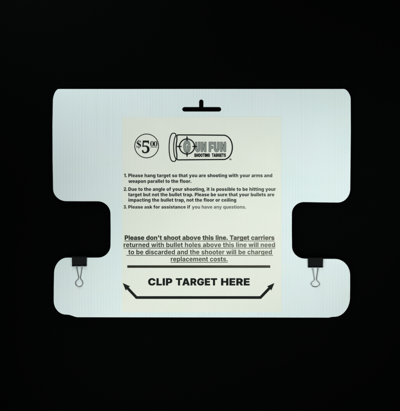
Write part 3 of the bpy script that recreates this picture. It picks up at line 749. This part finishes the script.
# warning
CW = 4.7
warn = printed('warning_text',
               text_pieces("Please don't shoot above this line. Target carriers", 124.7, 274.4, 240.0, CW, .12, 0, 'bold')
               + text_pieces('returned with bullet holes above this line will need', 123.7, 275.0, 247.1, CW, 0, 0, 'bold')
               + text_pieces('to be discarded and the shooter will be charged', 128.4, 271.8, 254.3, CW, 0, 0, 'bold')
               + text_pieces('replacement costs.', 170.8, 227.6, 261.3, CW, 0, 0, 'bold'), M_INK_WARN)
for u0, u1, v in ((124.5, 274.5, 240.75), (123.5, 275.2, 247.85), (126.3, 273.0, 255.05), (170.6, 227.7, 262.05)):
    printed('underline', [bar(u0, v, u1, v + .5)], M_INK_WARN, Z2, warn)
printed('rule_line', [bar(127.3, 265.25, 270.2, 267.75)], M_INK_RULE)

# heading and bracket arrow
printed('heading_text', text_pieces('CLIP', 148.1, 172.4, 285.4, 7.3, .1, .01) + text_pieces('TARGET', 175.8, 217.2, 285.4, 7.3, .1, .01)
        + text_pieces('HERE', 221.0, 249.6, 285.4, 7.3, .1, .01), M_INK)
L0, R0 = Vector((122.8, 282.9)), Vector((274.3, 282.9))
Lc, Rc = Vector((136.6, 297.4)), Vector((260.4, 297.4))


def head(tip, frm):
    d = (Vector(frm) - tip).normalized()
    t = Vector((-d.y, d.x))
    return poly([tuple(tip), tuple(tip + d * 7.6 + t * 3.0), tuple(tip + d * 6.9), tuple(tip + d * 7.6 - t * 3.0)])


shaftL, shaftR = L0 + (Lc - L0).normalized() * 6.5, R0 + (Rc - R0).normalized() * 6.5
arrow = printed('bracket_arrow', [stroke([tuple(shaftL), tuple(Lc), tuple(Rc), tuple(shaftR)], 2.75)], M_INK)
printed('arrowhead', [head(L0, Lc)], M_INK, Z2, arrow)
printed('arrowhead', [head(R0, Rc)], M_INK, Z2, arrow)

# ------------------------------------------------------------------ binder clips


def tube(points, r, seg=10):
    cu = bpy.data.curves.new('wire', 'CURVE')
    cu.dimensions = '3D'
    sp = cu.splines.new('POLY')
    sp.points.add(len(points) - 1)
    for p, q in zip(sp.points, points):
        p.co = (*q, 1)
    cu.bevel_depth = r
    cu.bevel_resolution = 3
    cu.use_fill_caps = True
    tmp = bpy.data.objects.new('wire', cu)
    COL.objects.link(tmp)
    dg = bpy.context.evaluated_depsgraph_get()
    me = bpy.data.meshes.new_from_object(tmp.evaluated_get(dg), depsgraph=dg)
    bpy.data.objects.remove(tmp)
    me.polygons.foreach_set('use_smooth', [True] * len(me.polygons))
    return me


def smooth_path(ctrl, n=9):
    """Catmull-Rom through ctrl"""
    c = [Vector(p) for p in ctrl]
    c = [c[0] * 2 - c[1]] + c + [c[-1] * 2 - c[-2]]
    out = []
    for i in range(1, len(c) - 2):
        p0, p1, p2, p3 = c[i - 1:i + 3]
        for k in range(n):
            t = k / n
            out.append(.5 * (2 * p1 + (p2 - p0) * t + (2 * p0 - 5 * p1 + 4 * p2 - p3) * t * t + (3 * p1 - p0 - 3 * p2 + p3) * t ** 3))
    out.append(c[-2])
    return out


def sheet_profile(path, t):
    return stroke_pts([tuple(p) for p in path], t)[0]


def extrude_x(profile, x0, x1, taper=0.0):
    """profile in (y, z) extruded along x"""
    bm = bmesh.new()
    ys = [p[0] for p in profile]
    a = [bm.verts.new((x0, y, z)) for y, z in profile]
    b = [bm.verts.new((x1, y, z)) for y, z in profile]
    n = len(a)
    for i in range(n):
        bm.faces.new((a[i], a[(i + 1) % n], b[(i + 1) % n], b[i]))
    f1, f2 = bm.faces.new(a), bm.faces.new(b)
    bmesh.ops.triangulate(bm, faces=[f1, f2])
    bmesh.ops.recalc_face_normals(bm, faces=bm.faces)
    me = bpy.data.meshes.new('sheet_metal')
    bm.to_mesh(me)
    bm.free()
    return me


def binder_clip(u_mid, width, v_edge, v_lip, wire_pts, label):
    """u/v in layout units; origin on the board's top face where its edge is gripped"""
    o = bpy.data.objects.new('binder_clip', None)
    o.empty_display_size = .02
    COL.objects.link(o)
    o.matrix_world = Matrix.Translation((0, 0, TZ)) @ Matrix.Rotation(TILT, 4, 'X') @ Matrix.Translation(P(u_mid, v_edge))
    o['label'], o['category'], o['group'] = label, 'binder clip', 'binder clips on the notch edges'
    hw = width * K / 2
    lip = -(v_lip - v_edge) * K
    mid = -.002
    th = .00045
    # spring body: two jaws and a spine bent from one strip
    path = [(lip + .0006, .0012), (lip + .0009, .00045), (.0008, .0022), (.0014, .0021), (.0016, .0015),
            (.0016, mid * 2 - .0015), (.0014, mid * 2 - .0021), (.0008, mid * 2 - .0022), (lip + .0009, mid * 2 - .00045), (lip + .0006, mid * 2 - .0012)]
    me = extrude_x(sheet_profile(path, th), -hw, hw)
    bodyo = ob('clip_body', me, M_CLIP, o)
    # rolled lips, cut away in the middle where the wire sits
    for sgn, z in ((1, .00105), (-1, 2 * mid - .00105)):
        ring = [(lip + .0006 + .0009 * math.cos(i * math.pi / 8), z + .0009 * math.sin(i * math.pi / 8)) for i in range(16)]
        gap = 1.2 * K
        w0, w1 = (wire_pts[0][0] - u_mid) * K, (wire_pts[-1][0] - u_mid) * K
        pieces = [(extrude_x(ring, -hw, w0 - .0007), Vector()), (extrude_x(ring, w0 + .0007, w1 - .0007), Vector()), (extrude_x(ring, w1 + .0007, hw), Vector())]
        ob('rolled_lip', join(pieces), M_CLIP, bodyo)
        zz = z + sgn * .0001
        c3 = []
        n = len(wire_pts)
        for i, (u, v) in enumerate(wire_pts):
            f = min(1, (v - v_lip) / 6.0) if v > v_lip else 0
            if sgn > 0:
                z3 = zz * (1 - f) + f * .00062
            else:
                z3 = zz * (1 - f) + f * (2 * mid - .00062)
            c3.append(Vector(((u - u_mid) * K, -(v - v_edge) * K, z3)))
        pth = smooth_path(c3)
        first, last = pth[0], pth[-1]
        pth = [first + Vector((-.0016, .0, 0)), first + Vector((-.0003, .0, 0))] + pth + [last + Vector((.0003, .0, 0)), last + Vector((.0016, .0, 0))]
        ob('wire_handle', tube(pth, .00046), M_WIRE, o)
    return o


left_wire = [(76.6, 266.0), (77.2, 269.5), (78.2, 274.5), (78.75, 278.2), (77.4, 279.9), (75.9, 281.6), (75.7, 283.6), (76.7, 285.6), (78.6, 286.7),
             (80.6, 286.4), (82.3, 285.0), (82.9, 282.8), (82.1, 280.7), (80.9, 279.4), (80.5, 277.6), (81.1, 274.0), (81.8, 269.5), (82.1, 266.0)]
right_wire = [(312.2, 267.2), (312.9, 271.0), (313.7, 276.0), (314.2, 279.6), (313.0, 281.2), (311.3, 282.7), (310.9, 284.2), (312.0, 285.8), (314.0, 286.7),
              (316.2, 286.7), (318.4, 285.8), (319.4, 284.2), (318.9, 282.7), (317.3, 281.2), (316.4, 279.6), (316.7, 276.0), (317.5, 271.0), (318.0, 267.2)]
binder_clip(79.4, 14.6, 257.7, 266.1, left_wire, 'black binder clip with a rounder wire loop, on the lower edge of the left notch')
binder_clip(315.3, 14.9, 258.8, 267.3, right_wire, 'black binder clip with a flatter wire loop, on the lower edge of the right notch')

# ------------------------------------------------------------------ light
w = bpy.data.worlds.new('World')
scene.world = w
w.use_nodes = True
w.node_tree.nodes['Background'].inputs[0].default_value = (.50, 1, .93, 1)
w.node_tree.nodes['Background'].inputs[1].default_value = WORLD


def lamp(name, loc, target, size, power, color, spread=180):
    l = bpy.data.lights.new(name, 'AREA')
    l.energy = power
    l.color = color
    l.shape = 'SQUARE'
    l.size = size
    l.spread = math.radians(spread)
    o = bpy.data.objects.new(name, l)
    COL.objects.link(o)
    o.location = loc
    o.rotation_euler = (Vector(target) - Vector(loc)).to_track_quat('-Z', 'Y').to_euler()
    return o


for a in LAMPS:
    lamp(*a)

# ------------------------------------------------------------------ camera
cam = bpy.data.cameras.new('camera')
co = bpy.data.objects.new('camera', cam)
COL.objects.link(co)
D = 1.3
cam.sensor_fit = 'HORIZONTAL'
cam.sensor_width = 36
cam.lens = 36 * D / (400 * K)
cam.clip_start, cam.clip_end = .05, 50
co.location = (0, 0, D + TZ)
scene.camera = co
scene.view_settings.view_transform = 'Standard'
scene.view_settings.look = 'None'
scene.view_settings.exposure = 0
scene.view_settings.gamma = 1
scene.render.film_transparent = False
scene.cycles.use_denoising = True
